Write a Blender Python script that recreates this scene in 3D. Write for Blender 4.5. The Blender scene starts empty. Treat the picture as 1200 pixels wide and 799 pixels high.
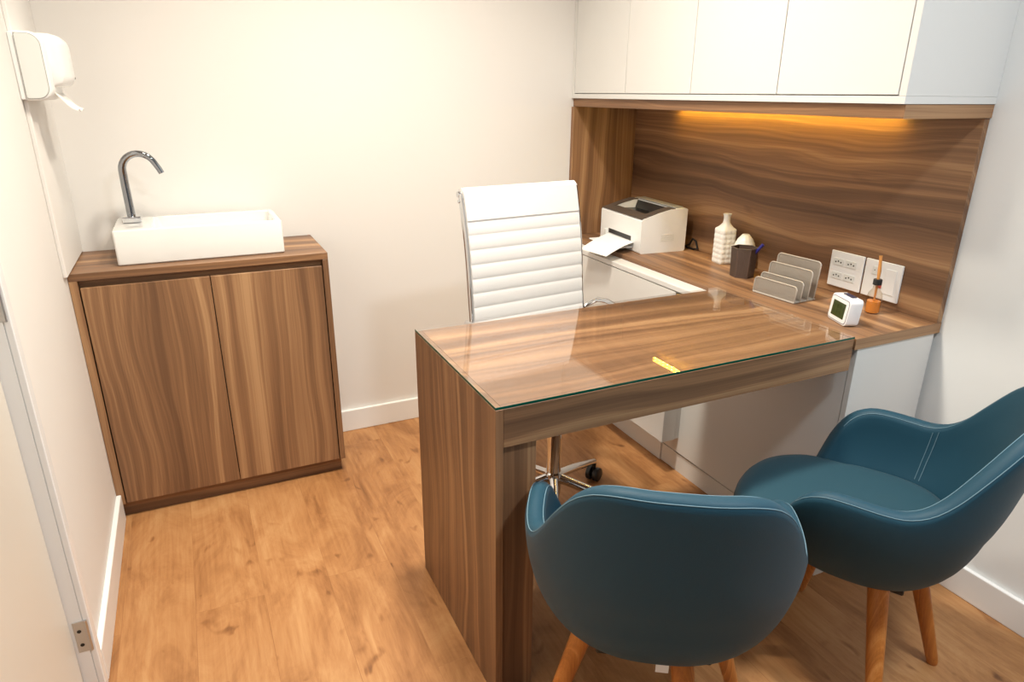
import bpy, bmesh, math, random
from mathutils import Vector, Matrix
PI = math.pi
random.seed(7)
scene = bpy.context.scene
COL = scene.collection

# ------------------------------------------------------------------ helpers
def srgb(r, g, b):
    f = lambda c: (c/255/12.92) if c/255 <= .04045 else ((c/255+.055)/1.055)**2.4
    return (f(r), f(g), f(b), 1)

class MB:
    """collects shapes (scene units, metres) and links them as ONE mesh object"""
    def __init__(s): s.bm = bmesh.new()
    def box(s, x0, x1, y0, y1, z0, z1, bev=0.0012, seg=1, rot=None):
        m = Matrix.Translation(((x0+x1)/2, (y0+y1)/2, (z0+z1)/2)) @ Matrix.Diagonal((abs(x1-x0), abs(y1-y0), abs(z1-z0), 1))
        t = bmesh.new(); bmesh.ops.create_cube(t, size=1, matrix=m)
        if bev > 0:
            bev = min(bev, .45*min(abs(x1-x0), abs(y1-y0), abs(z1-z0)))
            bmesh.ops.bevel(t, geom=t.edges[:], offset=bev, segments=seg, profile=.5, affect='EDGES')
        if rot is not None: bmesh.ops.transform(t, matrix=rot, verts=t.verts[:])
        s.merge(t); return s
    def merge(s, t):
        me = bpy.data.meshes.new('tmp'); t.to_mesh(me); t.free(); s.bm.from_mesh(me); bpy.data.meshes.remove(me)
    def grid(s, rows, close_u=False, close_v=False):
        """rows of points -> quads"""
        V = [[s.bm.verts.new(p) for p in r] for r in rows]
        n = len(V); m = len(V[0])
        for i in range(n if close_u else n-1):
            for j in range(m if close_v else m-1):
                q = [V[i][j], V[(i+1) % n][j], V[(i+1) % n][(j+1) % m], V[i][(j+1) % m]]
                try: s.bm.faces.new(q)
                except ValueError: pass
        return V
    def cap(s, ring):
        try: s.bm.faces.new(ring)
        except ValueError: pass
    def tube(s, pts, rad, n=10, caps=True, closed=False, flat=1.0, up=(0, 0, 1)):
        P = [Vector(p) for p in pts]; N = len(P)
        R = rad if isinstance(rad, (list, tuple)) else [rad]*N
        rows = []; prev = None
        for i in range(N):
            a = P[(i-1) % N] if (closed or i > 0) else P[i]; b = P[(i+1) % N] if (closed or i < N-1) else P[i]
            t = (b-a).normalized()
            if prev is None:
                u = Vector(up)
                if abs(t.dot(u)) > .95: u = Vector((0, 1, 0)) if abs(t.y) < .9 else Vector((1, 0, 0))
                x = t.cross(u).normalized()
            else: x = (prev - t*prev.dot(t)).normalized()
            prev = x; y = t.cross(x)
            rows.append([P[i] + x*R[i]*math.cos(2*PI*k/n) + y*R[i]*flat*math.sin(2*PI*k/n) for k in range(n)])
        V = s.grid(rows, close_u=closed, close_v=True)
        if caps and not closed: s.cap(list(reversed(V[0]))); s.cap(V[-1])
        return s
    def lathe(s, prof, c=(0, 0), n=32, sx=1, sy=1):
        rows = [[(c[0]+r*sx*math.cos(2*PI*k/n), c[1]+r*sy*math.sin(2*PI*k/n), z) for k in range(n)] for r, z in prof]
        V = s.grid(rows, close_v=True); s.cap(list(reversed(V[0]))); s.cap(V[-1]); return s
    def prism(s, poly, a0, a1, axis='y'):
        f = {'y': lambda p, a: (p[0], a, p[1]), 'x': lambda p, a: (a, p[0], p[1]), 'z': lambda p, a: (p[0], p[1], a)}[axis]
        A = [s.bm.verts.new(f(p, a0)) for p in poly]; B = [s.bm.verts.new(f(p, a1)) for p in poly]
        n = len(poly)
        s.cap(A); s.cap(list(reversed(B)))
        for i in range(n): s.cap([A[i], B[i], B[(i+1) % n], A[(i+1) % n]])
        return s
    def bevel(s, off, seg=2, ang=30):
        bmesh.ops.recalc_face_normals(s.bm, faces=s.bm.faces[:])
        e = [e for e in s.bm.edges if len(e.link_faces) == 2 and e.calc_face_angle(0) > math.radians(ang)]
        bmesh.ops.bevel(s.bm, geom=e, offset=off, segments=seg, profile=.5, affect='EDGES'); return s
    def rot(s, ang, c, axis='Z'):
        c = Vector(c)
        bmesh.ops.transform(s.bm, matrix=Matrix.Translation(c) @ Matrix.Rotation(ang, 4, axis) @ Matrix.Translation(-c), verts=s.bm.verts[:]); return s
    def build(s, name, mat, parent=None, smooth=False, world=True):
        bm = s.bm; bmesh.ops.recalc_face_normals(bm, faces=bm.faces[:])
        off = Vector((0, 0, 0))
        if parent is not None and world:
            p = parent
            while p is not None: off += p.location; p = p.parent
        if parent is None and world and bm.verts:
            xs = [v.co for v in bm.verts]
            off = Vector(((min(v.x for v in xs)+max(v.x for v in xs))/2, (min(v.y for v in xs)+max(v.y for v in xs))/2, min(v.z for v in xs)))
        if off.length: bmesh.ops.translate(bm, vec=-off, verts=bm.verts[:])
        me = bpy.data.meshes.new(name); bm.to_mesh(me); bm.free()
        ms = mat if isinstance(mat, (list, tuple)) else [mat]
        for m in ms: me.materials.append(m)
        if smooth:
            me.polygons.foreach_set('use_smooth', [True]*len(me.polygons))
            try: me.set_sharp_from_angle(angle=math.radians(smooth if smooth is not True else 40))
            except Exception: pass
        o = bpy.data.objects.new(name, me); COL.objects.link(o)
        if parent is not None: o.parent = parent
        elif world: o.location = off
        return o

def tag(o, label, cat, group=None):
    o['label'] = label; o['category'] = cat
    if group: o['group'] = group
    return o
def thing(name, label, cat, loc=(0, 0, 0), rz=0, group=None):
    o = bpy.data.objects.new(name, None); COL.objects.link(o); o.location = loc; o.rotation_euler = (0, 0, rz)
    o.empty_display_size = .1
    return tag(o, label, cat, group)
def struct(o): o['kind'] = 'structure'; return o

# ------------------------------------------------------------------ materials
def mat(name, color, rough=.5, metal=0., spec=.5, coat=0, sheen=0, bump=0, bscale=200, emit=None, estr=0):
    m = bpy.data.materials.new(name); m.use_nodes = True
    n = m.node_tree.nodes; b = n['Principled BSDF']
    b.inputs['Base Color'].default_value = color; b.inputs['Roughness'].default_value = rough
    b.inputs['Metallic'].default_value = metal; b.inputs['Specular IOR Level'].default_value = spec
    b.inputs['Coat Weight'].default_value = coat; b.inputs['Sheen Weight'].default_value = sheen
    if emit: b.inputs['Emission Color'].default_value = emit; b.inputs['Emission Strength'].default_value = estr
    if bump:
        l = m.node_tree.links; tc = n.new('ShaderNodeTexCoord'); ns = n.new('ShaderNodeTexNoise'); bp = n.new('ShaderNodeBump')
        ns.inputs['Scale'].default_value = bscale; ns.inputs['Detail'].default_value = 4
        bp.inputs['Strength'].default_value = bump; bp.inputs['Distance'].default_value = .002
        l.new(tc.outputs['Object'], ns.inputs['Vector']); l.new(ns.outputs['Fac'], bp.inputs['Height']); l.new(bp.outputs['Normal'], b.inputs['Normal'])
    return m

def ramp(n, stops):
    r = n.new('ShaderNodeValToRGB'); e = r.color_ramp.elements
    while len(e) < len(stops): e.new(.5)
    for el, (p, c) in zip(e, stops): el.position = p; el.color = c
    return r

def walnut(name, axis, dark=(94, 68, 50), mid=(146, 109, 78), light=(182, 144, 105), seed=0, rough=.42, wide=5.0):
    """laminate walnut: broad wandering bands along the grain, fine fibre lines, a few knots"""
    m = bpy.data.materials.new(name); m.use_nodes = True
    nt = m.node_tree; n = nt.nodes; l = nt.links; b = n['Principled BSDF']
    tc = n.new('ShaderNodeTexCoord')
    def mapped(along, across, off):
        mp = n.new('ShaderNodeMapping'); sc = [across]*3; sc['xyz'.index(axis)] = along
        mp.inputs['Scale'].default_value = sc; mp.inputs['Location'].default_value = (off+seed, off*.7-seed, off*1.3+seed*2)
        l.new(tc.outputs['Object'], mp.inputs['Vector']); return mp
    def noise(mp, scale, detail, rough_, dist=0):
        x = n.new('ShaderNodeTexNoise'); x.inputs['Scale'].default_value = scale; x.inputs['Detail'].default_value = detail
        x.inputs['Roughness'].default_value = rough_; x.inputs['Distortion'].default_value = dist
        l.new(mp.outputs['Vector'], x.inputs['Vector']); return x
    def math_(op, a, bb):
        x = n.new('ShaderNodeMath'); x.operation = op
        for i, v in enumerate((a, bb)):
            if hasattr(v, 'node'): l.new(v, x.inputs[i])
            else: x.inputs[i].default_value = v
        return x.outputs[0]
    # warp field, slow along the grain; the warped across-grain coordinate drives 1-D growth bands
    W1 = noise(mapped(.75, 2.6*wide/5, 1.7), 1.25, 2, .5, .4)
    W2 = noise(mapped(.22, 1.3*wide/5, 6.3), 1.1, 1, .4)
    sx_ = n.new('ShaderNodeSeparateXYZ'); l.new(tc.outputs['Object'], sx_.inputs[0])
    oth = [k for k in 'XYZ' if k != axis.upper()]
    u = math_('ADD', sx_.outputs[oth[0]], math_('MULTIPLY', sx_.outputs[oth[1]], .83))
    u = math_('ADD', u, math_('MULTIPLY', math_('SUBTRACT', W1.outputs['Fac'], .5), .13))
    u = math_('ADD', u, math_('MULTIPLY', math_('SUBTRACT', W2.outputs['Fac'], .5), .22))
    def n1(freq, det, ro, off):
        x = n.new('ShaderNodeTexNoise'); x.noise_dimensions = '1D'; x.inputs['Scale'].default_value = 1
        x.inputs['Detail'].default_value = det; x.inputs['Roughness'].default_value = ro
        l.new(math_('ADD', math_('MULTIPLY', u, freq), off+seed*3.1), x.inputs['W']); return x
    A = n1(17*wide/5, 3, .62, 2.0)
    B = n1(95*wide/5, 3, .6, 40.0)
    F = noise(mapped(3.0, 300, 9.3), 1.0, 2, .5)                  # fibre
    G = noise(mapped(.5, 3.4*wide/5, 14.1), 1.0, 2, .5, .5)         # soft figure
    K = noise(mapped(2.4, 7.5, 3.3), 1.0, 1, .4, .6)              # knots
    v = math_('ADD', math_('MULTIPLY', A.outputs['Fac'], .46), math_('MULTIPLY', B.outputs['Fac'], .14))
    v = math_('ADD', v, math_('MULTIPLY', G.outputs['Fac'], .40))
    v = math_('ADD', v, math_('MULTIPLY', math_('SUBTRACT', F.outputs['Fac'], .5), .13))
    kr = ramp(n, [(0, (0, 0, 0, 1)), (.72, (0, 0, 0, 1)), (.82, (1, 1, 1, 1))]); l.new(K.outputs['Fac'], kr.inputs['Fac'])
    v = math_('SUBTRACT', v, math_('MULTIPLY', kr.outputs['Color'], .14))
    r = ramp(n, [(.32, srgb(*dark)), (.45, srgb(*[(a*.45+b_*.55) for a, b_ in zip(dark, mid)])), (.53, srgb(*mid)), (.65, srgb(*light))])
    l.new(v, r.inputs['Fac']); l.new(r.outputs['Color'], b.inputs['Base Color'])
    b.inputs['Roughness'].default_value = rough; b.inputs['Specular IOR Level'].default_value = .35
    bp = n.new('ShaderNodeBump'); bp.inputs['Strength'].default_value = .06; bp.inputs['Distance'].default_value = .001
    l.new(F.outputs['Fac'], bp.inputs['Height']); l.new(bp.outputs['Normal'], b.inputs['Normal'])
    return m

def floor_material():
    m = bpy.data.materials.new('vinyl_plank'); m.use_nodes = True
    nt = m.node_tree; n = nt.nodes; l = nt.links; b = n['Principled BSDF']
    tc = n.new('ShaderNodeTexCoord')
    sw = n.new('ShaderNodeMapping'); sw.inputs['Rotation'].default_value = (0, 0, PI/2); sw.inputs['Location'].default_value = (.31, .055, 0)
    l.new(tc.outputs['Object'], sw.inputs['Vector'])
    br = n.new('ShaderNodeTexBrick'); br.offset = .37; br.inputs['Scale'].default_value = 1
    br.inputs['Brick Width'].default_value = 1.22; br.inputs['Row Height'].default_value = .18
    br.inputs['Mortar Size'].default_value = .0008; br.inputs['Mortar Smooth'].default_value = .3
    br.inputs['Color1'].default_value = (.2, .2, .2, 1); br.inputs['Color2'].default_value = (.9, .9, .9, 1); br.inputs['Mortar'].default_value = (.5, .5, .5, 1)
    l.new(sw.outputs['Vector'], br.inputs['Vector'])
    def noise(sc, scale, det, ro, dist, off):
        mp = n.new('ShaderNodeMapping'); mp.inputs['Scale'].default_value = sc
        ad = n.new('ShaderNodeVectorMath'); ad.operation = 'MULTIPLY_ADD'
        l.new(br.outputs['Color'], ad.inputs[0]); ad.inputs[1].default_value = (7+off, 5, 3); l.new(tc.outputs['Object'], ad.inputs[2])
        l.new(ad.outputs[0], mp.inputs['Vector'])
        x = n.new('ShaderNodeTexNoise'); x.inputs['Scale'].default_value = scale; x.inputs['Detail'].default_value = det
        x.inputs['Roughness'].default_value = ro; x.inputs['Distortion'].default_value = dist
        l.new(mp.outputs['Vector'], x.inputs['Vector']); return x
    A = noise((6, 2.2, 1), 1.3, 6, .68, .8, 0)
    F = noise((60, 3, 1), 1.5, 4, .6, .2, 2)
    K = noise((17, 9, 1), 1.0, 2, .5, .5, 4)
    def mth(op, a, c):
        x = n.new('ShaderNodeMath'); x.operation = op
        for i, v in enumerate((a, c)):
            if hasattr(v, 'node'): l.new(v, x.inputs[i])
            else: x.inputs[i].default_value = v
        return x.outputs[0]
    v = mth('ADD', mth('MULTIPLY', A.outputs['Fac'], .75), mth('MULTIPLY', F.outputs['Fac'], .25))
    v = mth('ADD', v, mth('MULTIPLY', mth('SUBTRACT', br.outputs['Color'], .55), .045))
    kr = ramp(n, [(0, (0, 0, 0, 1)), (.65, (0, 0, 0, 1)), (.76, (1, 1, 1, 1))]); l.new(K.outputs['Fac'], kr.inputs['Fac'])
    v = mth('SUBTRACT', v, mth('MULTIPLY', kr.outputs['Color'], .2))
    r = ramp(n, [(.24, srgb(*FL[0])), (.40, srgb(*FL[1])), (.52, srgb(*FL[2])), (.68, srgb(*FL[3]))])
    l.new(v, r.inputs['Fac'])
    mx = n.new('ShaderNodeMix'); mx.data_type = 'RGBA'; l.new(r.outputs['Color'], mx.inputs['A'])
    mx.inputs['B'].default_value = srgb(128, 82, 46)
    l.new(mth('MULTIPLY', br.outputs['Fac'], .22), mx.inputs['Factor']); l.new(mx.outputs['Result'], b.inputs['Base Color'])
    b.inputs['Roughness'].default_value = .45; b.inputs['Specular IOR Level'].default_value = .35
    bp = n.new('ShaderNodeBump'); bp.inputs['Strength'].default_value = .08; bp.inputs['Distance'].default_value = .001
    l.new(F.outputs['Fac'], bp.inputs['Height']); l.new(bp.outputs['Normal'], b.inputs['Normal'])
    return m

def sheet_glass(name, tint=(1, 1, 1, 1)):
    """clear pane: what is under it shows through, its faces mirror by Fresnel"""
    m = bpy.data.materials.new(name); m.use_nodes = True
    nt = m.node_tree; n = nt.nodes; l = nt.links; n.remove(n['Principled BSDF'])
    fr = n.new('ShaderNodeFresnel'); ge = n.new('ShaderNodeNewGeometry'); mr = n.new('ShaderNodeMapRange')
    mr.inputs['To Min'].default_value = 1.52; mr.inputs['To Max'].default_value = 1/1.52      # same Fresnel curve on both sides of an unrefracting pane
    l.new(ge.outputs['Backfacing'], mr.inputs['Value']); l.new(mr.outputs['Result'], fr.inputs['IOR'])
    t = n.new('ShaderNodeBsdfTransparent'); t.inputs['Color'].default_value = tint
    g = n.new('ShaderNodeBsdfGlossy'); g.inputs['Roughness'].default_value = .0
    mx = n.new('ShaderNodeMixShader'); l.new(fr.outputs[0], mx.inputs[0]); l.new(t.outputs[0], mx.inputs[1]); l.new(g.outputs[0], mx.inputs[2])
    l.new(mx.outputs[0], n['Material Output'].inputs['Surface']); return m

FL = [(106, 69, 42), (149, 102, 62), (172, 123, 78), (190, 145, 98)]
M = {}
M['paint'] = mat('wall_paint', (.80, .782, .757, 1), .75, spec=.25, bump=.05, bscale=120)
M['paint_r'] = mat('wall_paint_cool_lit', (.84, .855, .85, 1), .75, spec=.25, bump=.05, bscale=120)  # same white paint, cool light on the right wall put into its colour
M['ceil'] = mat('ceiling_paint', (.85, .84, .82, 1), .9, spec=.2)
M['dim'] = mat('dark_front_wall', (.20, .21, .23, 1), .7, spec=.3)  # unseen front wall, darkened so chrome mirrors something dark and bounce drops
M['trim'] = mat('satin_white', (.86, .86, .85, 1), .35)
M['jamb'] = mat('gloss_white', (.92, .94, .95, 1), .25)
M['doorw'] = mat('door_cream', (.74, .70, .63, 1), .4)
M['lacq'] = mat('white_laminate', (.72, .72, .705, 1), .28)
M['gap'] = mat('shadow_gap', (.03, .025, .02, 1), .8)
M['floor'] = floor_material()
M['wx'] = walnut('walnut_grain_x', 'x', seed=.0)
M['wy'] = walnut('walnut_grain_y', 'y', seed=3.7)
M['wz'] = walnut('walnut_grain_z', 'z', seed=8.2)
M['glass'] = sheet_glass('desk_glass')
M['gedge'] = mat('glass_edge_green', (.005, .07, .045, 1), .12)
M['vase'] = mat('white_glaze', (.90, .90, .87, 1), .25)
M['ceram'] = mat('white_ceramic', (.80, .80, .78, 1), .08, coat=.3)
M['chrome'] = mat('chrome', (.72, .73, .75, 1), .05, 1)
M['dchrome'] = mat('chrome_dark_reflections', (.36, .38, .41, 1), .05, 1)  # chrome with dark room reflections put into its base colour
M['steel'] = mat('brushed_steel', (.55, .55, .55, 1), .3, 1)
M['plast'] = mat('white_plastic', (.86, .87, .865, 1), .35)
M['plastb'] = mat('pale_grey_plastic', (.76, .78, .76, 1), .35)
M['blackp'] = mat('black_plastic', (.012, .012, .013, 1), .35)
M['brownp'] = mat('dark_taupe_plastic', (.085, .066, .055, 1), .4)
M['greyp'] = mat('grey_plastic', (.36, .36, .34, 1), .4)
M['leather'] = mat('white_leather', (.74, .735, .725, 1), .42, bump=.08, bscale=300)
M['teal'] = mat('teal_leatherette', (.011, .056, .090, 1), .55, spec=.3, sheen=.03, bump=.12, bscale=420)
M['seatc'] = mat('teal_seat_fabric', (.014, .058, .084, 1), .65, spec=.3, sheen=.06, bump=.2, bscale=600)
M['thread'] = mat('pale_thread', (.14, .24, .30, 1), .7)
M['beech'] = None
M['paper'] = mat('paper', (.88, .87, .84, 1), .8)
M['mesh'] = mat('taupe_wire_mesh', (.36, .32, .275, 1), .5, .3)
def perforate(m, pitch, open_):
    nt = m.node_tree; n = nt.nodes; l = nt.links
    tc = n.new('ShaderNodeTexCoord'); sp_ = n.new('ShaderNodeSeparateXYZ'); l.new(tc.outputs['Object'], sp_.inputs[0])
    f = []
    for s_ in ((1, 1), (1, -1)):
        a = n.new('ShaderNodeMath'); a.operation = 'MULTIPLY_ADD'; l.new(sp_.outputs['Z'], a.inputs[0]); a.inputs[1].default_value = s_[1]; l.new(sp_.outputs['Y'], a.inputs[2])
        b = n.new('ShaderNodeMath'); b.operation = 'DIVIDE'; l.new(a.outputs[0], b.inputs[0]); b.inputs[1].default_value = pitch
        c = n.new('ShaderNodeMath'); c.operation = 'FRACT'; l.new(b.outputs[0], c.inputs[0])
        d = n.new('ShaderNodeMath'); d.operation = 'LESS_THAN'; l.new(c.outputs[0], d.inputs[0]); d.inputs[1].default_value = open_; f.append(d)
    e = n.new('ShaderNodeMath'); e.operation = 'MULTIPLY'; l.new(f[0].outputs[0], e.inputs[0]); l.new(f[1].outputs[0], e.inputs[1])
    g = n.new('ShaderNodeMath'); g.operation = 'SUBTRACT'; g.inputs[0].default_value = 1; l.new(e.outputs[0], g.inputs[1])
    l.new(g.outputs[0], n['Principled BSDF'].inputs['Alpha'])
perforate(M['mesh'], .0026, .62)
M['wire'] = mat('taupe_wire', (.50, .46, .41, 1), .4, .3)
M['cup'] = mat('brown_cup', (.105, .066, .050, 1), .5)
M['blue'] = mat('blue_plastic', (.02, .02, .22, 1), .3)
M['lcd'] = mat('green_lcd', (.028, .050, .008, 1), .2)
M['lcdd'] = mat('dark_lcd_segment', (.012, .022, .004, 1), .25)
M['clock'] = mat('clock_white', (.83, .83, .85, 1), .25)
M['navy'] = mat('navy_line', (.03, .03, .07, 1), .4)
M['red'] = mat('red_plastic', (.55, .05, .03, 1), .4)
M['stick'] = mat('orange_wood', (.62, .27, .07, 1), .55)
M['led'] = mat('amber_led', (1, .6, .1, 1), .5, emit=(1, .68, .08, 1), estr=150)
M['ledtape'] = mat('amber_tape', (1, .7, .2, 1), .5, emit=(1, .64, .07, 1), estr=22)
M['lampw'] = mat('warm_diffuser', (1, 1, 1, 1), .5, emit=(1, .87, .70, 1), estr=6)
M['fillc'] = mat('cool_fill_lens', (1, 1, 1, 1), .5, emit=(.93, .97, 1, 1), estr=4)  # glowing lens of the added cool fill

def beech():
    return walnut('honey_beech', 'z', dark=(150, 88, 38), mid=(192, 122, 58), light=(214, 150, 84), seed=1.1, rough=.35, wide=14)
M['beech'] = beech()

# liquid bottle
def tinted_glass(name, tint): return sheet_glass(name, tint)
M['bottle'] = sheet_glass('clear_bottle', (.90, .86, .80, 1))
M['oil'] = mat('orange_oil', (.80, .30, .06, 1), .15)

# ------------------------------------------------------------------ room shell
W_, H_, YF = 2.202, 2.6, -3.35       # right wall, ceiling, front wall
struct(MB().box(-.35, W_+.12, YF-.1, .12, -.1, 0, 0).build('floor', M['floor']))
struct(MB().box(-.35, W_+.12, YF-.1, .12, H_, H_+.1, 0).build('ceiling', M['ceil']))
struct(MB().box(-.12, W_+.12, 0, .12, 0, H_, 0).build('wall_back', M['paint']))
struct(MB().box(W_, W_+.12, YF, 0, 0, H_, 0).build('wall_right', M['paint_r']))
struct(MB().box(-.35, W_+.12, YF-.1, YF, 0, H_, 0).build('wall_front', M['dim']))
DY0, DY1, DZ = -1.09, -1.93, 2.12     # doorway in the left wall
wl = MB()
wl.box(-.12, 0, DY0+.02, 0, 0, H_, 0); wl.box(-.12, 0, DY1-.02, DY0+.02, DZ+.02, H_, 0); wl.box(-.12, 0, YF, DY1-.02, 0, H_, 0)
struct(wl.build('wall_left', M['paint']))
door = bpy.data.objects.new('door_1', None); COL.objects.link(door); struct(door); door.location = (-.04, DY0, 0)
fr = MB()
fr.box(-.11, .0003, DY0, DY0+.0195, 0, DZ, 0); fr.box(-.11, .0003, DY1-.0195, DY1, 0, DZ, 0); fr.box(-.11, .0003, DY1, DY0, DZ, DZ+.0195, 0)
for (a, b_) in ((DY0+.0005, DY0+.032), (DY1-.05, DY1-.0005)): fr.box(0.0005, .014, a, b_, 0, DZ+.05, .002)
fr.box(.0005, .014, DY1-.05, DY0+.032, DZ, DZ+.05, .002)
fr.build('door_frame', M['jamb'], door)
MB().box(-.062, -.027, DY1+.004, DY0-.0006, .006, DZ-.004, .001).build('door_leaf', M['doorw'], door)
for z in (.172, .97, 1.92):
    h = MB(); h.box(-.020, .004, DY0-.0025, DY0, z-.042, z+.042, .0005)
    h.tube([(.0055, DY0-.002, z-.042), (.0055, DY0-.002, z+.042)], .0035, 10)
    hp = h.build('hinge', M['steel'], door)
    q = MB()
    for dz in (-.022, .016): q.tube([(-.010, DY0-.0024, z+dz), (-.010, DY0-.0032, z+dz)], .0045, 10)
    q.build('screw', M['gap'], hp)
BB = .0943
struct(MB().box(.75, 1.868, -.015, 0, 0, BB, .003, 2).build('baseboard_back', M['trim']))
struct(MB().box(0, .015, DY0+.033, -.331, 0, BB, .003, 2).build('baseboard_left', M['trim']))
struct(MB().box(W_-.015, W_, YF, -1.512, 0, BB, .003, 2).build('baseboard_right', M['trim']))
# shallow boxing on the left wall above the washstand
struct(MB().box(0, .011, -.385, 0, .842, H_, .002).build('trim_1', M['paint']))

# ------------------------------------------------------------------ sink cabinet
XB, D, HC = .7487, .3297, .8391
t = thing('sink_cabinet', 'walnut two-door cabinet under the white basin, by the left wall', 'cabinet', (XB/2, -D/2, 0))
x0 = .001
MB().box(x0, XB, -D, -.001, HC-.0225, HC, .001).build('top_panel', M['wx'], t)
MB().box(x0, x0+.022, -D, -.001, .055, HC-.0226, .001).build('side_panel', M['wz'], t)
MB().box(XB-.0185, XB, -D, -.001, .055, HC-.0226, .001).build('side_panel', M['wz'], t)
MB().box(x0+.0225, XB-.019, -D+.022, -D+.040, .76, HC-.023, .0006).build('finger_rail', M['wx'], t)
MB().box(x0+.0225, XB-.019, -D+.024, -.002, .056, .075, 0).build('bottom_panel', M['wx'], t)
for a, b_ in ((.0268, .3785), (.3812, .7265)):
    MB().box(a, b_, -D+.001, -D+.0195, .0575, .7945, .0008).build('door', M['wz'], t)
MB().box(x0+.004, XB-.012, -.306, -.285, 0, .0545, .0008).build('plinth', M['wx'], t)

# ------------------------------------------------------------------ basin + faucet
BX0, BX1, BY0, BY1, BZ0, BZ1 = .130, .620, -.277, -.022, HC+.0005, .9465
t = MB()
# outer shell with sloping bowl: built as rings of rounded rectangles
def rrect(x0, x1, y0, y1, r, z, k=6):
    out = []
    for cx, cy, a0 in ((x1-r, y1-r, 0), (x0+r, y1-r, PI/2), (x0+r, y0+r, PI), (x1-r, y0+r, 3*PI/2)):
        for i in range(k+1):
            a = a0 + PI/2*i/k; out.append((cx+r*math.cos(a), cy+r*math.sin(a), z))
    return out
rings = []
rings.append(rrect(BX0+.004, BX1-.004, BY0+.004, BY1-.004, .006, BZ0))
rings.append(rrect(BX0, BX1, BY0, BY1, .008, BZ0+.004))
rings.append(rrect(BX0, BX1, BY0, BY1, .008, BZ1-.004))
rings.append(rrect(BX0+.0015, BX1-.0015, BY0+.0015, BY1-.0015, .008, BZ1-.001))
rings.append(rrect(BX0+.004, BX1-.004, BY0+.004, BY1-.004, .008, BZ1))
bx0, bx1, by0, by1 = BX0+.105, BX1-.016, BY0+.016, BY1-.016
rings.append(rrect(bx0, bx1, by0, by1, .02, BZ1))
rings.append(rrect(bx0+.003, bx1-.003, by0+.003, by1-.003, .02, BZ1-.003))
rings.append(rrect(bx0+.012, bx1-.010, by0+.010, by1-.010, .022, BZ1-.05))
rings.append(rrect(bx0+.03, bx1-.03, by0+.03, by1-.03, .03, BZ1-.068))
V = t.grid(rings, close_v=True); t.cap(list(reversed(V[0]))); t.cap(V[-1])
sink = thing('wash_basin', 'rectangular white ceramic countertop basin on the walnut cabinet', 'sink', ((BX0+BX1)/2, (BY0+BY1)/2, BZ0))
t.build('bowl', M['ceram'], sink, smooth=35)
MB().lathe([(.0, BZ1-.0675), (.021, BZ1-.0675), (.022, BZ1-.066), (.016, BZ1-.064), (.0, BZ1-.064)], (.40, -.15), 24).build('drain', M['chrome'], sink, smooth=True)

FX, FY = .180, -.122
fz = BZ1
fc = thing('basin_faucet', 'chrome gooseneck faucet with square base on the white basin', 'faucet', (FX, FY, fz))
MB().box(FX-.027, FX+.027, FY-.022, FY+.022, fz, fz+.011, .002, 2).build('base', M['chrome'], fc)
MB().box(FX-.026, FX+.028, FY-.040, FY+.014, fz+.0118, fz+.0225, .002, 2).build('lever', M['chrome'], fc)
pts = []; SX = FX+.000
z0 = fz+.012
pts += [(SX, FY+.0, z0), (SX-.001, FY, z0+.05), (SX-.002, FY, z0+.10), (SX-.002, FY-.002, z0+.14)]
cxx, czz, rr = SX+.047, z0+.150, .049
for i in range(0, 13):
    a = PI - (PI*.86)*i/12
    pts.append((cxx+rr*math.cos(a), FY-.004-.012*i/12, czz+rr*1.02*math.sin(a)))
e = pts[-1]; pts.append((e[0]+.010, e[1]-.001, e[2]-.018)); pts.append((e[0]+.016, e[1]-.002, e[2]-.032))
nP = len(pts); rad = [.0125 - .0035*(i/(nP-1)) for i in range(nP)]
MB().tube(pts, rad, 16, flat=.85).build('spout', M['dchrome'], fc, smooth=50)

# ------------------------------------------------------------------ paper towel dispenser (left wall)
dsp = thing('paper_towel_dispenser', 'rounded white plastic paper dispenser mounted on the left wall', 'dispenser', (.012, -.30, 1.317))
def rr2(x0, x1, z0, z1, r_back, r_front, k=8):
    o = []
    for cx, cz, a0, r in ((x1-r_front, z1-r_front, 0, r_front), (x0+r_back, z1-r_back, PI/2, r_back), (x0+r_back, z0+r_back, PI, r_back), (x1-r_front, z0+r_front, 1.5*PI, r_front)):
        for i in range(k+1):
            a = a0+PI/2*i/k; o.append((cx+r*math.cos(a), cz+r*math.sin(a)))
    return o
X_ = .0112
MB().prism(rr2(X_, .073, 1.317, 1.483, .004, .030), -.402, -.20).bevel(.005, 3, 50).box(.0004, .0125, -.4015, -.3856, 1.319, 1.481, .002).build('body', M['plast'], dsp, smooth=40)
MB().prism(rr2(X_+.0028, .0672, 1.3218, 1.4782, .004, .028), -.4032, -.4022).build('panel_seam', M['greyp'], dsp)
MB().prism(rr2(X_+.004, .066, 1.323, 1.477, .004, .027), -.4055, -.4022).build('end_panel', M['plastb'], dsp, smooth=40)
cv = MB(); rows = []
for yy, gx, gz in ((-.352, .0, 0), (-.346, .012, .004), (-.33, .019, .005), (-.28, .026, .004), (-.23, .026, .002), (-.205, .020, -.002), (-.196, .006, -.006)):
    rows.append([(x, yy, z) for x, z in rr2(.03, .086+gx, 1.352-gz*.5, 1.478+gz, .01, .030)])
V = cv.grid(rows, close_v=True); cv.cap(V[0]); cv.cap(V[-1])
cov = cv.build('front_cover', M['plast'], dsp, smooth=40)
for yy, zz, xx in ((-.335, 1.366, .0955), (-.222, 1.375, .1105)):
    MB().tube([(xx-.006, yy, zz), (xx+.0012, yy, zz)], .0028, 10).build('key_hole', M['gap'], cov)
pw = MB()
prof = [(.060, 1.345), (.070, 1.338), (.082, 1.322), (.094, 1.306), (.104, 1.297), (.116, 1.292)]
rows = []
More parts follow.
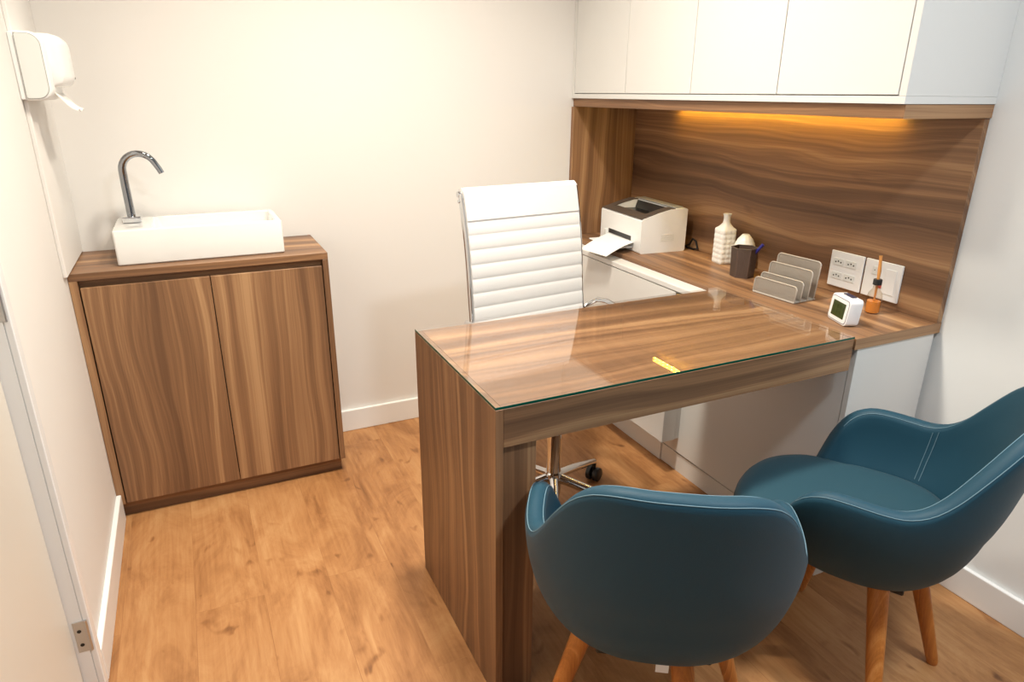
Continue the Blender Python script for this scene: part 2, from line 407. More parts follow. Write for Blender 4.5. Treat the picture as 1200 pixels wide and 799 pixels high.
for i, (x, z) in enumerate(prof): rows.append([(x, -.345+.145*k/8 - .02*i/5*(1-k/8)*0, z + .003*math.sin(k*1.1)*(i/5)) for k in range(9)])
rows2 = [[(x-.0006, y, z-.0022) for x, y, z in r] for r in rows]
loop = rows + list(reversed(rows2))
V = pw.grid(loop, close_u=True)
pw.cap([v[0] for v in V]); pw.cap([v[-1] for v in V])
tag(pw.build('paper_towel', M['paper'], smooth=40), 'folded white paper towel hanging from the wall dispenser', 'paper towel')

# ------------------------------------------------------------------ desk
DX, DC, YN, YB_ = .8428, 1.8607, -1.5033, -.9816
ZW = .7535
dk = thing('desk', 'walnut desk with thick panel leg and deep front apron under a glass sheet', 'desk', ((DX+DC)/2, (YN+YB_)/2, 0))
MB().box(DX, DX+.018, YN, YB_, 0, ZW, .0008).build('outer_leg_panel', M['wz'], dk)
MB().box(DX+.0185, DX+.100, YN+.012, YB_-.001, 0, .6715, .0008).build('inner_leg_panel', M['wz'], dk)
MB().box(DX+.0185, DC-.001, YN, YN+.020, .6665, ZW, .0008).build('front_apron', M['wx'], dk)
MB().box(DX+.0185, DC-.001, YN+.0205, YB_, .6925, ZW, .0008).build('desktop', M['wx'], dk)
g = MB(); g.box(DX, DC, YN, YB_, ZW+.0004, .7600, .0006)
go = g.build('glass_desk_cover', [M['glass'], M['gedge']])
for p in go.data.polygons: p.material_index = 1 if (p.normal.y < -.5 or p.normal.x < -.5) else 0
tag(go, 'clear glass sheet with green edge covering the walnut desktop', 'glass sheet')

# ------------------------------------------------------------------ wall unit : worktop, base cabinet, hutch
ZC = .7545
YE = -1.508
wt = thing('worktop', 'long narrow walnut worktop along the right wall holding the printer', 'worktop', ((DC+W_)/2, -.76, ZC-.03))
MB().box(DC+.0005, W_-.001, YE+.001, -.0005, ZC-.030, ZC, .0006).build('board', M['wy'], wt)
MB().box(DC+.0005, W_-.001, YE, YE+.0009, ZC-.030, ZC, 0).build('edge_band', M['wx'], wt)
bc = thing('base_cabinet', 'low white laminate cabinet under the walnut worktop along the right wall', 'cabinet', ((DC+W_)/2, -.75, 0))
MB().box(1.908, W_-.016, YE+.021, -.024, .071, ZC-.0305, 0).build('body', M['lacq'], bc)
MB().box(1.879, W_-.016, YE+.004, YE+.0205, 0, ZC-.0305, .0008).build('end_panel', M['lacq'], bc)
MB().box(1.886, 1.9, YE+.021, -.7525, 0, .0735, .0008).box(1.881, 1.9, -.752, -.024, 0, .0790, .0008).build('plinth', M['lacq'], bc)
MB().box(1.880, 1.9075, YE+.022, -.024, .082, ZC-.0305, .0008).build('fixed_panel', M['lacq'], bc)
MB().box(1.802, 1.8600, -.852, -.026, .140, .7165, .002, 2).box(1.8603, 1.8795, -.850, -.028, .142, ZC-.0308, 0).build('drawer_unit', M['lacq'], bc)
MB().box(1.800, 1.8600, -.978, -.026, .7190, .738, .002, 2).build('top_ledge', M['lacq'], bc)

sp = MB(); sp.box(1.862, W_-.0225, -.0215, -.0005, ZC+.0003, 1.294, .0008)
tag(sp.build('side_panel_board', M['wz']), 'upright walnut end board against the back wall behind the printer', 'panel')
bk = MB(); bk.box(W_-.0215, W_-.0005, YE+.001, -.0005, ZC+.0005, 1.294, .0008)
tag(bk.build('backsplash_panel', M['wy']), 'walnut backsplash board on the right wall above the worktop', 'panel')
vb = thing('shelf_board', 'thick walnut board under the white wall cabinet', 'shelf', (2.03, -.76, 1.2948))
MB().box(1.871, W_-.0005, YE-.001, -.0005, 1.2948, 1.3265, .0006).build('board', M['wy'], vb)
MB().box(1.871, W_-.0005, YE-.002, YE-.0011, 1.2948, 1.3265, 0).build('edge_band', M['wx'], vb)
wc = thing('wall_cabinet', 'white four-door cabinet hung high on the right wall', 'cabinet', (2.03, -.75, 1.327))
ZT = 2.12
c_ = MB(); c_.box(1.862, W_-.0005, YE-.004, -.0005, 1.3272, 1.3445, .0008); c_.box(1.862, W_-.0005, YE-.004, -.0005, ZT-.018, ZT, .0008)
c_.box(1.862, W_-.0005, YE-.004, YE+.0145, 1.3447, ZT-.0185, .0008); c_.box(1.862, W_-.0005, -.0185, -.0005, 1.3447, ZT-.0185, .0008)
c_.box(1.882, W_-.0005, YE+.015, -.019, 1.3447, ZT-.0185, 0)
c_.build('carcass', M['lacq'], wc)
for a, b_ in ((-.0215, -.3855), (-.3880, -.7545), (-.7570, -1.1205), (-1.1230, -1.4905)):
    MB().box(1.8625, 1.8805, b_, a, 1.3475, ZT-.021, .0008).build('door', M['lacq'], wc)

ls = thing('led_strip', 'amber LED strip under the walnut board at the top of the backsplash', 'light', (2.155, -.795, 1.29))
MB().box(2.150, 2.162, -1.29, -.315, 1.2925, 1.2945, 0).build('tape', M['ledtape'], ls)
for k in range(33):
    y = -.325-.0298*k
    MB().box(2.1535, 2.1585, y-.0025, y+.0025, 1.2905, 1.2922, 0).build('diode', M['led'], ls)

# ------------------------------------------------------------------ printer
pr = thing('printer', 'white laser printer with dark top on the worktop beside the end board', 'printer', (1.925, -.465, ZC), math.radians(-5))
# local: x depth (0 front .. .215), y width (0 right .. .335), z up
Z1, Z2 = .136, .170
side = [(0, .004), (.004, 0), (.20, 0), (.205, .006), (.205, Z2-.004), (.198, Z2), (.130, Z2-.002), (.085, Z2-.012), (.03, Z1+.006), (.008, Z1), (0, Z1-.008)]
mid = [(0, .004), (.004, 0), (.20, 0), (.205, .006), (.205, Z2-.004), (.198, Z2), (.150, Z2-.003), (.140, Z2-.040), (.075, Z2-.038), (.05, Z1+.004), (.008, Z1), (0, Z1-.008)]
b_ = MB(); b_.prism(side, .0, .045); b_.prism(mid, .045, .290); b_.prism(side, .290, .335)
bmesh.ops.remove_doubles(b_.bm, verts=b_.bm.verts[:], dist=1e-5)
body = b_.build('body', M['plast'], pr, world=False, smooth=25)
# dark top frame following the cheeks
def top_strip(y0, y1, prof, name, m_, th=.003):
    q = MB(); q.prism([(x, z+.0004) for x, z in prof] + [(x, z+th) for x, z in reversed(prof)], y0, y1); return q.build(name, m_, pr, world=False)
fp = [(.001, Z1-.002), (.008, Z1), (.03, Z1+.006), (.085, Z2-.012), (.130, Z2-.002), (.150, Z2-.0025)]
fr_ = MB()
for y0, y1, pf in ((.004, .046, fp), (.289, .331, fp), (.046, .289, fp[:3]+[(.048, Z1+.0085)])):
    fr_.prism([(x, z+.0004) for x, z in pf] + [(x, z+.003) for x, z in reversed(pf)], y0, y1)
fr_.build('top_frame', M['brownp'], pr, world=False)
q = MB(); q.prism([(.0525, Z1+.006), (.075, Z2-.0375), (.139, Z2-.0395), (.149, Z2-.004), (.147, Z2-.004), (.137, Z2-.036), (.0755, Z2-.0345), (.0525, Z1+.009)], .0455, .2895); q.build('output_tray', M['blackp'], pr, world=False)
MB().box(.1515, .197, .02, .315, Z2+.0004, Z2+.004, .0015).build('rear_lid', M['greyp'], pr, world=False)
MB().box(-.0008, .002, .075, .262, .040, .058, 0).build('paper_slot', M['blackp'], pr, world=False)
MB().box(-.085, .003, .060, .275, .014, .018, .0012).build('paper_tray', M['plast'], pr, world=False)
MB().box(-.006, -.0002, .275, .295, .028, .052, .002).build('tray_latch', M['plastb'], pr, world=False)
v_ = MB()
for k in range(5): v_.box(.09+.0, .150, -.0008, .0004, .045+.006*k, .0472+.006*k, 0)
v_.build('vent', M['plastb'], pr, world=False)
sh = MB()
P00, P01, P10, P11 = Vector((1.928, -.415, .793)), Vector((1.938, -.215, .793)), Vector((1.757, -.485, .760)), Vector((1.735, -.330, .760))
rows = []
for i in range(9):
    u = i/8; r = []
    for j in range(5):
        w = j/4; p = (P00*(1-w)+P01*w)*(1-u)+(P10*(1-w)+P11*w)*u; p.z = .793-.006*u-.026*u*u*.8; r.append(p)
    rows.append(r)
loop = rows + [[p-Vector((0, 0, .0015)) for p in r] for r in reversed(rows)]
V = sh.grid(loop, close_u=True); sh.cap([v[0] for v in V]); sh.cap([v[-1] for v in V])
tag(sh.build('paper_sheet', M['paper'], smooth=30), 'blank white paper sheet lying on the printer tray', 'paper')
cb = MB(); cb.tube([(2.163, -.30, ZC+.0045), (2.163, -.43, ZC+.0048), (2.166, -.468, ZC+.02), (2.168, -.482, ZC+.045), (2.170, -.500, ZC+.038), (2.172, -.512, ZC+.010), (2.170, -.49, ZC+.0045), (2.172, -.44, ZC+.0045)], .004, 8)
tag(cb.build('power_cord', M['blackp'], smooth=True), 'short black power cord behind the printer', 'cord')

# ------------------------------------------------------------------ desk accessories
def dimpled_square_vase():
    q = MB(); rows = []; hs = .0285; H1 = .128
    n = 16
    def ring(h, half, dimp, z):
        r = []
        for s in range(4):
            a = s*PI/2; ca, sa = math.cos(a), math.sin(a)
            for i in range(n):
                u = -1+2*i/n; d = half
                if dimp: d += .0022*abs(math.sin((u+1)*PI*1.5))*abs(math.sin(z/.0185*PI))
                x, y = d, u*half
                if abs(u) > .86: x -= (abs(u)-.86)*half*.6
                r.append((x*ca-y*sa, x*sa+y*ca, z))
        return r
    rows.append(ring(0, hs*.93, 0, 0)); rows.append(ring(0, hs, 0, .003))
    for k in range(1, 44): rows.append(ring(0, hs, 1, .003+(H1-.003)*k/44))
    rows.append(ring(0, hs, 0, H1))
    def circ(r_, z): return [(r_*math.cos(2*PI*(k/(4*n))-PI/4), r_*math.sin(2*PI*(k/(4*n))-PI/4), z) for k in range(4*n)]
    for f, z in ((.35, .136), (.7, .143), (1, .150)):
        a = ring(0, hs*.86, 0, z); b = circ(.0135, z)
        rows.append([(p[0]*(1-f)+p_[0]*f, p[1]*(1-f)+p_[1]*f, z) for p, p_ in zip(a, b)])
    for r_, z in ((.0120, .160), (.0120, .170), (.0135, .177), (.0152, .181), (.0150, .183), (.0115, .182), (.010, .165)): rows.append(circ(r_, z))
    V = q.grid(rows, close_v=True); q.cap(list(reversed(V[0]))); q.cap(V[-1]); return q
va = dimpled_square_vase().build('bottle_vase', M['vase'], None, smooth=45, world=False)
va.location = (2.125, -.708, ZC+.0005); va.rotation_euler = (0, 0, math.radians(-8))
tag(va, 'tall square white vase with embossed sides and narrow neck beside the printer', 'vase')
q = MB(); rows = []
prof = [(.012, 0), (.026, .002), (.034, .02), (.038, .045), (.038, .068), (.034, .088), (.024, .108), (.0145, .120), (.012, .1225), (.006, .1225)]
def interp(pr, k):
    out = []
    for i in range(len(pr)-1):
        for j in range(k): f = j/k; out.append((pr[i][0]*(1-f)+pr[i+1][0]*f, pr[i][1]*(1-f)+pr[i+1][1]*f))
    out.append(pr[-1]); return out
for r_, z in interp(prof, 4):
    rows.append([((r_+(.0016*abs(math.sin(k/48*PI*12))*abs(math.sin(z/.011*PI)) if .01 < z < .11 else 0))*math.cos(2*PI*k/48),
                  (r_+(.0016*abs(math.sin(k/48*PI*12))*abs(math.sin(z/.011*PI)) if .01 < z < .11 else 0))*math.sin(2*PI*k/48), z) for k in range(48)])
V = q.grid(rows, close_v=True); q.cap(list(reversed(V[0]))); q.cap(V[-1])
rv = q.build('cone_vase', M['vase'], None, smooth=45, world=False); rv.location = (2.139, -.797, ZC+.0005)
tag(rv, 'short white dimpled vase with rounded top standing behind the dark pencil cup', 'vase')

CUP = Vector((2.052, -.888, ZC+.0005))
pc = thing('pencil_cup', 'dark brown six-sided mesh pencil cup on the worktop', 'cup', CUP, math.radians(14))
q = MB(); n6 = 6
def hexring(r_, z): return [(r_*math.cos(2*PI*k/n6), r_*math.sin(2*PI*k/n6), z) for k in range(n6)]
V = q.grid([hexring(.040, 0), hexring(.0445, .100), hexring(.0425, .100), hexring(.038, .004)], close_v=True); q.cap(list(reversed(V[0]))); q.cap(V[-1])
q.build('cup_wall', M['cup'], pc, world=False)
q = MB()
for s in range(6):
    for j in range(1, 8):
        f = j/8
        a = Vector(hexring(.0402, 0.004)[s]).lerp(Vector(hexring(.0402, .004)[(s+1) % 6]), f); b = Vector(hexring(.0446, .098)[s]).lerp(Vector(hexring(.0446, .098)[(s+1) % 6]), f)
        q.tube([a, b], .0009, 5)
q.build('cup_ribs', M['brownp'], pc, world=False)
q = MB(); q.tube([Vector(p) for p in hexring(.0435, .100)], .0022, 8, closed=True); q.build('cup_rim', M['brownp'], pc, world=False)
pen = thing('blue_pen', 'blue pen leaning in the dark brown pencil cup', 'pen', CUP+Vector((.006, -.004, .006)))
pa, pb = CUP+Vector((-.008, .012, .010)), CUP+Vector((.028, -.052, .118))
d_ = (pb-pa)
MB().tube([pa, pa+d_*.72], .0042, 10).build('barrel', M['blue'], pen, smooth=True)
MB().tube([pa+d_*.725, pa+d_*1.0], [.0056, .0052], 10).build('pen_cap', M['blue'], pen, smooth=True)

so = thing('letter_sorter', 'pale taupe wire mesh letter sorter with four stepped dividers', 'letter holder', (1.951, -1.132, ZC+.0005), math.radians(4.5))
# local x = depth away from the desk, y along the worktop
HW = .079
def divider(x, w, h, lean):
    q = MB(); pts = []
    r = .012
    for cx, cz, a0 in ((w-r, h-r, 0), (-w+r, h-r, PI/2)):
        for i in range(7):
            a = a0+PI/2*i/6; pts.append((cx+r*math.cos(a), cz+r*math.sin(a)))
    pts += [(-w, .003), (w, .003)]
    return pts
for k, (x, w, h) in enumerate(((.0, .079, .050), (.026, .079, .062), (.058, .079, .092), (.088, .079, .116))):
    pts = divider(x, w, h, 0)
    lean = .10
    q = MB(); q.prism([(a, b) for a, b in pts], -.0006, .0006, 'x')
    for v in q.bm.verts: v.co.x += x + v.co.z*lean
    pn = q.build('divider', M['mesh'], so, world=False)
    q = MB(); q.tube([(x+z*lean, y, z) for y, z in pts], .0022, 8, closed=True); q.build('wire_rim', M['wire'], pn, world=False, smooth=True)
q = MB(); q.box(-.002, .098, -.079, .079, 0, .003, .001); q.build('base', M['wire'], so, world=False)

ck = thing('digital_clock', 'small white digital clock with green screen on the worktop corner', 'clock', (1.9315, -1.385, ZC+.0005), math.radians(-21))
# local: front face towards -x, width along y, leaning slightly back
def rrp(hy, z0, z1, r): return [(y, z) for y, z in rr2(-hy, hy, z0, z1, r, r, 5)]
lean = .10
def leaned(q):
    for v in q.bm.verts: v.co.x += v.co.z*lean
    return q
q = MB(); q.prism(rrp(.0475, .0, .074, .012), -.003, .034, 'x'); q.bevel(.003, 2, 50); leaned(q); q.build('case', M['clock'], ck, world=False, smooth=40)
q = MB(); outer = rrp(.044, .0045, .0695, .010); inner = rrp(.0425, .006, .068, .009)
for nm, pts, m_, xx in (('outline', outer, M['navy'], -.0034), ('face', inner, M['clock'], -.0040)):
    q = MB(); q.prism(pts, xx, xx+.0008, 'x'); leaned(q); q.build(nm, m_, ck, world=False)
q = MB(); q.box(-.0046, -.0040, -.031, .031, .016, .058, 0); leaned(q); sc_ = q.build('screen', M['lcd'], ck, world=False)
q = MB()
for y in (-.024, -.009, .006, .021):
    for z0 in (.024, .039): q.box(-.0049, -.0046, y-.0012, y+.0012, z0, z0+.011, 0)
leaned(q); q.build('lcd_segments', M['lcdd'], sc_, world=False)
q = MB(); q.box(.012, .026, -.022, .022, .0742, .0772, .001); leaned(q); q.build('snooze_button', M['navy'], ck, world=False)

DF = Vector((2.098, -1.366, ZC+.0005))
db = thing('diffuser_bottle', 'small glass diffuser bottle of orange oil beside the white clock', 'bottle', DF)
MB().lathe([(.016, 0), (.0195, .002), (.020, .006), (.020, .050), (.018, .060), (.0095, .072), (.009, .085)], DF[:2], 24).rot(0, DF).build('glass', M['bottle'], db, smooth=40, world=False)
o = db.children[0]
for v in o.data.vertices: v.co.x -= DF.x; v.co.y -= DF.y
MB().lathe([(.0165, .0022), (.0182, .004), (.0182, .036), (.0, .036)], (0, 0), 24).build('oil', M['oil'], db, smooth=40, world=False)
MB().lathe([(.0098, .083), (.0118, .084), (.0118, .098), (.0110, .100), (.0045, .100), (.0045, .083)], (0, 0), 24).build('cap', M['blackp'], db, smooth=40, world=False)
q = MB(); q.tube([DF+Vector((-.002, -.002, .0365)), DF+Vector((0, 0, .100)), DF+Vector((.001, .002, .125)), DF+Vector((.002, .006, .158)), DF+Vector((.003, .008, .166))], [.0028, .0040, .0052, .0040, .0048], 10)
tag(q.build('diffuser_stick', M['stick'], smooth=True), 'orange wooden stick standing in the diffuser bottle', 'stick')

def plate(y0, y1, label):
    r = thing('wall_outlet', label, 'outlet', (W_-.0215, (y0+y1)/2, .776), group=None)
    MB().box(W_-.0285, W_-.0218, y0, y1, .776, .888, .002, 2).build('cover_plate', M['plast'], r); return r
r1 = plate(-1.256, -1.137, 'white square wall plate with four sockets on the walnut backsplash')
for yy in (-1.168, -1.214):
    for zz in (.855, .812):
        m_ = MB().box(W_-.0300, W_-.0286, yy-.019, yy+.019, zz-.011, zz+.011, .0008).build('socket', M['plastb'], r1)
        h = MB()
        for d in (-.0095, 0, .0095): h.box(W_-.0303, W_-.0300, yy+d-.0022, yy+d+.0022, zz-.0022+(.002 if d == 0 else -.001), zz+.0022+(.002 if d == 0 else -.001), 0)
        h.build('pin_hole', M['gap'], m_)
r2 = plate(-1.383, -1.262, 'white square wall plate behind the diffuser bottle on the backsplash')
m_ = MB().box(W_-.0300, W_-.0286, -1.318, -1.288, .845, .870, .0008).build('socket', M['plastb'], r2)
h = MB()
for d in (-.006, .006): h.box(W_-.0303, W_-.0300, -1.303+d-.0015, -1.303+d+.0015, .857, .860, 0)
h.build('pin_hole', M['gap'], m_)
MB().box(W_-.0300, W_-.0286, -1.327, -1.309, .808, .826, .0008).build('red_socket', M['red'], r2)
MB().box(W_-.0300, W_-.0286, -1.368, -1.332, .795, .870, .0008).build('blank_cover', M['plast'], r2)

# ------------------------------------------------------------------ white office chair
oc = thing('office_chair', 'white ribbed high-back swivel chair with chrome frame behind the desk', 'chair', (1.322, -.900, 0), PI+.11)
# local: +y is the way it faces
def back_y(z):
    f = (z-.47)/.61
    return -.159 - .186*(z-.69) - .008*math.sin(f*2*PI)
HWc = .207
def rib(z):
    pitch = .0437; top = .985
    if z > top: return .010
    ph = ((top-z)/pitch) % 1
    return .0055 + .0030*(math.sin(ph*PI)**.42)
q = MB(); rows = []
zs = [(.50+i*.568/248) for i in range(249)]
front = [[(x, back_y(z)+.006+rib(z), z) for x in [-HWc+2*HWc*k/8 for k in range(9)]] for z in zs]
rear = [[(x, back_y(z)-.006-rib(z)*.5, z) for x in [-HWc+2*HWc*k/8 for k in range(9)]] for z in reversed(zs)]
V = q.grid(front+rear, close_u=True); q.cap([v[0] for v in V]); q.cap([v[-1] for v in V])
bp_ = q.build('backrest', M['leather'], oc, smooth=50, world=False)
zt = 1.060; q = MB(); q.tube([(-HWc-.001, back_y(zt)-.004, zt), (HWc+.001, back_y(zt)-.004, zt)], .0185, 20); q.build('head_roll', M['leather'], bp_, smooth=50, world=False)
q = MB(); rows = []
def seat_rib(y):
    ph = ((y+.125)/.0555) % 1; return .003+.010*(math.sin(ph*PI)**.55)
ys = [-.125+i*.345/168 for i in range(169)]
def seat_z(y): return .512 - max(0, y-.16)**2*3
top = [[(x, y, seat_z(y)+.008+seat_rib(y)) for x in [-HWc+2*HWc*k/8 for k in range(9)]] for y in ys]
bot = [[(x, y, seat_z(y)-.012) for x in [-HWc+2*HWc*k/8 for k in range(9)]] for y in reversed(ys)]
V = q.grid(top+bot, close_u=True); q.cap([v[0] for v in V]); q.cap([v[-1] for v in V])
q.build('seat', M['leather'], oc, smooth=50, world=False)
for s in (-1, 1):
    q = MB(); pts = [(s*(HWc+.006), .21, .497), (s*(HWc+.006), .12, .504), (s*(HWc+.006), -.06, .504), (s*(HWc+.006), -.105, .512), (s*(HWc+.006), -.128, .528)]
    pts += [(s*(HWc+.006), back_y(.55+i*.51/14), .55+i*.51/14) for i in range(15)]
    q.tube(pts, .010, 10, flat=.55, up=(1, 0, 0)); sf = q.build('side_frame', M['chrome'], oc, smooth=50, world=False)
    q = MB(); q.tube([(s*(HWc+.0), back_y(zt)-.004, zt), (s*(HWc+.012), back_y(zt)-.004, zt)], .009, 12); q.tube([(s*(HWc+.004), back_y(1.04)-.002, 1.040), (s*(HWc+.014), back_y(1.04)-.002, 1.040)], .005, 10); q.build('frame_bolt', M['chrome'], sf, smooth=True, world=False)
    a = s*(HWc+.030)
    q = MB(); q.tube([(s*(HWc+.008), -.152, .664), (a, -.149, .674), (s*(HWc+.043), -.125, .692), (s*(HWc+.046), -.08, .697), (s*(HWc+.046), .0, .690), (s*(HWc+.044), .03, .674), (s*(HWc+.038), .055, .62), (s*(HWc+.028), .06, .57), (s*(HWc+.012), .06, .506)], .0085, 10)
    q.build('armrest', M['chrome'], oc, smooth=50, world=False)
MB().box(-.20, .20, -.02, .02, .482, .498, .003).box(-.09, .09, -.08, .08, .457, .482, .004).build('seat_mechanism', M['blackp'], oc, world=False)
MB().lathe([(.014, .24), (.014, .457), (.02, .457)], n=20).build('gas_lift', M['blackp'], oc, smooth=True, world=False)
MB().lathe([(.016, .075), (.024, .08), (.028, .125), (.028, .165), (.0235, .17), (.0235, .31), (.019, .315)], n=24).build('column', M['chrome'], oc, smooth=40, world=False)
for k in range(5):
    a = math.radians(28+72*k)-oc.rotation_euler[2]; c, s = math.cos(a), math.sin(a)
    q = MB(); q.tube([(.020*c, .020*s, .145), (.12*c, .12*s, .122), (.275*c, .275*s, .078)], [.0165, .0150, .0105], 12, flat=1.0); q.build('base_arm', M['chrome'], oc, smooth=50, world=False)
    q = MB(); px, py = .277*c, .277*s; tx, ty = -s, c
    for w in (-1, 1):
        q.tube([(px+tx*w*.005, py+ty*w*.005, .0262), (px+tx*w*.008, py+ty*w*.008, .0262), (px+tx*w*.021, py+ty*w*.021, .0262), (px+tx*w*.024, py+ty*w*.024, .0262)], [.021, .026, .026, .022], 18)
    q.tube([(px-tx*.01, py-ty*.01, .0262), (px+tx*.01, py+ty*.01, .0262)], .012, 10); q.tube([(px, py, .03), (px, py, .075)], .0075, 10)
    q.build('caster', M['blackp'], oc, smooth=40, world=False)

# ------------------------------------------------------------------ teal tub chairs
RX, RF, RB = .262, .282, .248
def lerp(a, b, f): return a+(b-a)*f
def smooth(f): f = max(0., min(1., f)); return f*f*(3-2*f)
def rim_h(a):
    d = abs(math.degrees(a))
    kn = [(0, .405), (44, .410), (54, .425), (62, .50), (69, .558), (77, .588), (86, .597), (98, .592), (110, .592), (122, .625), (136, .710), (148, .774), (160, .796), (180, .798)]
    for (d0, h0), (d1, h1) in zip(kn, kn[1:]):
        if d <= d1: return lerp(h0, h1, (d-d0)/(d1-d0))
    return kn[-1][1]
def rim_hs(a):
    return sum(rim_h(a+math.radians(k)) for k in (-6, -4, -2, 0, 2, 4, 6))/7
def plan(a, k=1.0):
    s, c = math.sin(a), math.cos(a); e = .80
    x = RX*math.copysign(abs(s)**e, s); y = (RF if c > 0 else RB)*math.copysign(abs(c)**(.92 if c > 0 else e), c)
    return x*k, y*k
ZB, ZK = .325, .600
def out_k(z):
    u = max(0., min(1., (z-ZB)/(ZK-ZB)))
    return .40 + .60*(1-(1-u)**2.3)**(1/1.7)
def shell_pt(a, z, off=0.0):
    k = out_k(z); x, y = plan(a, k)
    back = max(0., -math.cos(a))
    y -= back*.055*max(0, (z-.50)/.27)          # backrest leans out
    if off:
        r = math.hypot(x, y); f = max(.0, (r-off)/r) if r > 1e-6 else 0; x *= f; y *= f
    return (x, y, z)
def make_tub():
    q = MB(); NA = 120; TH = .040; rows = []
    for i in range(NA):
        a = -PI+2*PI*i/NA; h = rim_hs(a); zr = h-TH/2
        r = []
        no = 18
        r.append((plan(a, .12)[0], plan(a, .12)[1], ZB))
        for j in range(no+1):
            f = (j/no)**1.35; r.append(shell_pt(a, ZB+(zr-ZB)*f))
        for j in range(1, 8):                    # rounded rim
            b = PI*j/8; r.append(shell_pt(a, zr+TH/2*math.sin(b), TH/2*(1-math.cos(b))))
        zf = .385
        for j in range(0, 9):
            z = lerp(zr, zf, j/8); p = shell_pt(a, max(z, .43), TH); r.append((p[0], p[1], z))
        p = r[-1]; r.append((p[0]*.05, p[1]*.05, zf))
        rows.append(r)
    V = q.grid(rows, close_u=True)
    q.cap([v[0] for v in V]); q.cap([v[-1] for v in reversed(V)])
    return q
def make_stitch(off, dz, d0):
    q = MB(); TH = .040
    pts = []
    for i in range(-int(d0), int(d0)+1, 3):
        a = PI+math.radians(i); h = rim_hs(a if a <= PI else a-2*PI); aa = a if a <= PI else a-2*PI
        b = PI*off; x, y, z = shell_pt(aa, h-TH/2+TH/2*math.sin(b), TH/2*(1-math.cos(b)))
        pts.append((x, y, z+dz))
    q.tube(pts, .0009, 6); return q
def make_seam(deg):
    q = MB()
    for dd in (-1.6, 1.6):
        pts = []; a = math.radians(deg+dd); h = rim_hs(a)
        for j in range(12):
            z = lerp(h-.018, .455, j/11); x, y, zz = shell_pt(a, max(z, .43), .0408); pts.append((x, y, z))
        q.tube(pts, .0009, 6)
    return q
def make_cushion():
    q = MB(); NA = 96; rows = []
    def sp(a, k):
        c = math.cos(a)
        lim = plan(a, 1.0); p = shell_pt(a, .445, .041)
        fx, fy = plan(a, 1.0)
        w = smooth((math.cos(a)-.30)/.35)
        x = lerp(p[0], fx*.90, w); y = lerp(p[1], fy*1.0, w); return x*k, y*k
    prof = [(.93, .400), (.985, .410), (1.0, .424), (.99, .440), (.95, .452), (.85, .460), (.65, .464), (.4, .465), (.15, .465)]
    for i in range(NA):
        a = -PI+2*PI*i/NA
        w = smooth((math.cos(a)-.2)/.5)
        rows.append([(sp(a, k)[0], sp(a, k)[1], z - .014*w*k*k) for k, z in prof])
    V = q.grid(rows, close_u=True); q.cap([v[0] for v in V]); q.cap([v[-1] for v in reversed(V)]); return q
def make_chair(label, loc, rz, legturn):
    t = thing('tub_chair', label, 'chair', loc, rz, 'teal tub chairs in front of the desk')
    sh_ = make_tub().build('shell', M['teal'], t, smooth=60, world=False)
    make_stitch(.22, .0003, 112).build('stitching', M['thread'], sh_, world=False, smooth=True)
    make_stitch(.78, .0003, 112).build('stitching', M['thread'], sh_, world=False, smooth=True)
    for d in (-112, 112): make_seam(d).build('seam', M['thread'], sh_, world=False, smooth=True)
    make_cushion().build('seat_cushion', M['seatc'], t, smooth=60, world=False)
    MB().box(-.11, .11, -.12, .11, .322, .336, .003).build('under_frame', M['blackp'], t, world=False)
    for k in range(4):
        la = math.radians(45+90*k+legturn); fx, fy = .25*math.cos(la), .25*math.sin(la); tx, ty = fx*.52, fy*.52
        MB().tube([(tx, ty, .365), (lerp(tx, fx, .12), lerp(ty, fy, .12), .32), (lerp(tx, fx, .97), lerp(ty, fy, .97), .012), (fx, fy, .0)], [.0225, .022, .0138, .0115], 20).build('leg', M['beech'], t, smooth=50, world=False)
    return t
ca = make_chair('teal tub chair seen from behind, nearest to the walnut desk leg', (1.102, -1.713, 0), -.578, -23)
cb_ = make_chair('teal tub chair seen from the side, beside the right wall', (1.674, -1.742, 0), .50, -14)
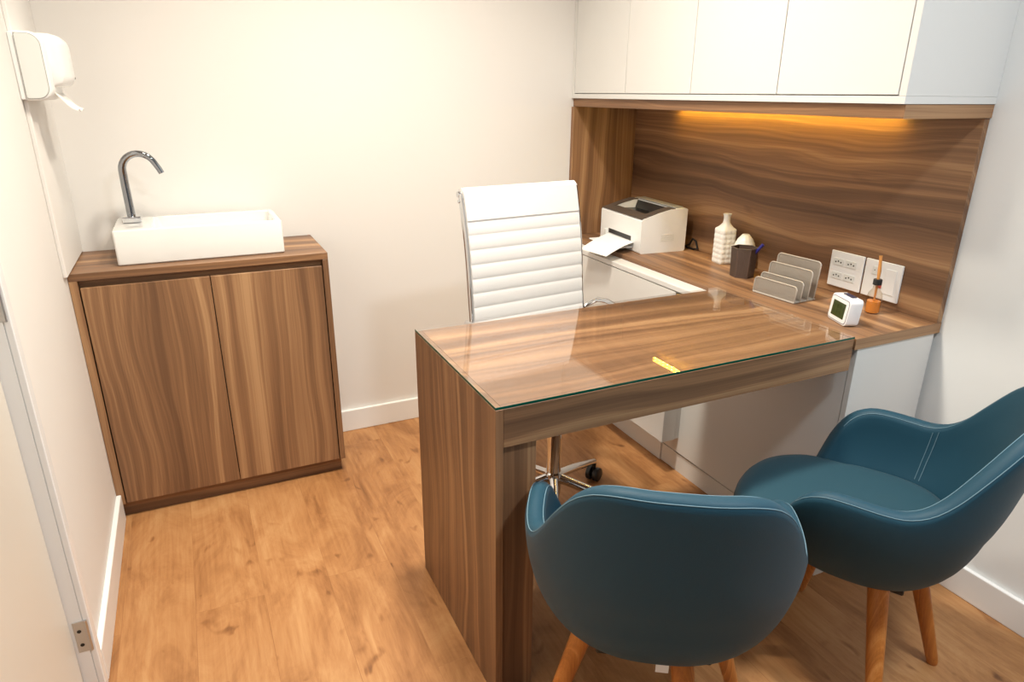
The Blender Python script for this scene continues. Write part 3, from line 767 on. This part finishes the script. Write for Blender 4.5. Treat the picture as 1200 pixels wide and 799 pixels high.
MB().box(.002, .026, -.150, -.1485, .324, .352, 0).build('care_tag', M['paper'], ca, world=False)
MB().box(-.06, -.036, .16, .1615, .318, .345, 0).build('care_tag', M['paper'], cb_, world=False)

# ------------------------------------------------------------------ ceiling lamps and an added cool fill (above the frame)
def downlight(x, y, r_, watts, col, m_, label, spread):
    t = thing('downlight_or_fill', label, 'light', (x, y, H_-.02))
    MB().lathe([(r_+.002, H_-.012), (r_+.018, H_-.012), (r_+.020, H_-.001), (r_+.002, H_-.001)], (x, y), 40).build('trim_ring', M['trim'], t, smooth=True)
    MB().lathe([(0, H_-.008), (r_, H_-.008), (r_, H_-.006), (0, H_-.006)], (x, y), 40).build('lens', m_, t)
    L = bpy.data.lights.new('downlight_or_fill_lamp', 'AREA'); L.shape = 'DISK'; L.size = 2*r_; L.energy = watts; L.color = col; L.spread = math.radians(spread)
    o = bpy.data.objects.new('lamp', L); COL.objects.link(o); o.parent = t; o.location = (0, 0, .006)
downlight(.62, -1.12, .11, 15, (1, .905, .755), M['lampw'], 'round warm ceiling downlight above the washstand side', 125)
downlight(1.08, -1.02, .11, 25, (1, .905, .765), M['lampw'], 'round warm ceiling downlight above the desk', 125)
downlight(1.45, -2.65, .13, 28, (.88, .955, 1), M['fillc'], 'added cool fill lamp, unseen, at the near end of the room', 150)  # fill added behind the camera, standing in for cool daylight

# ------------------------------------------------------------------ world, camera, view
w = bpy.data.worlds.new('world'); scene.world = w; w.use_nodes = True
w.node_tree.nodes['Background'].inputs['Color'].default_value = (.9, .95, 1, 1); w.node_tree.nodes['Background'].inputs['Strength'].default_value = .2
cam = bpy.data.cameras.new('camera'); co = bpy.data.objects.new('camera', cam); COL.objects.link(co)
cam.sensor_width = 36; cam.lens = 790.19/1200*36; cam.clip_start = .02
co.location = (.3539, -2.6045, 1.3431); co.rotation_euler = (1.2194, -.0075, -.4416)
scene.camera = co
scene.view_settings.view_transform = 'Standard'; scene.view_settings.look = 'None'
scene.view_settings.exposure = -0.06; scene.view_settings.gamma = 1; scene.view_settings.use_curve_mapping = False
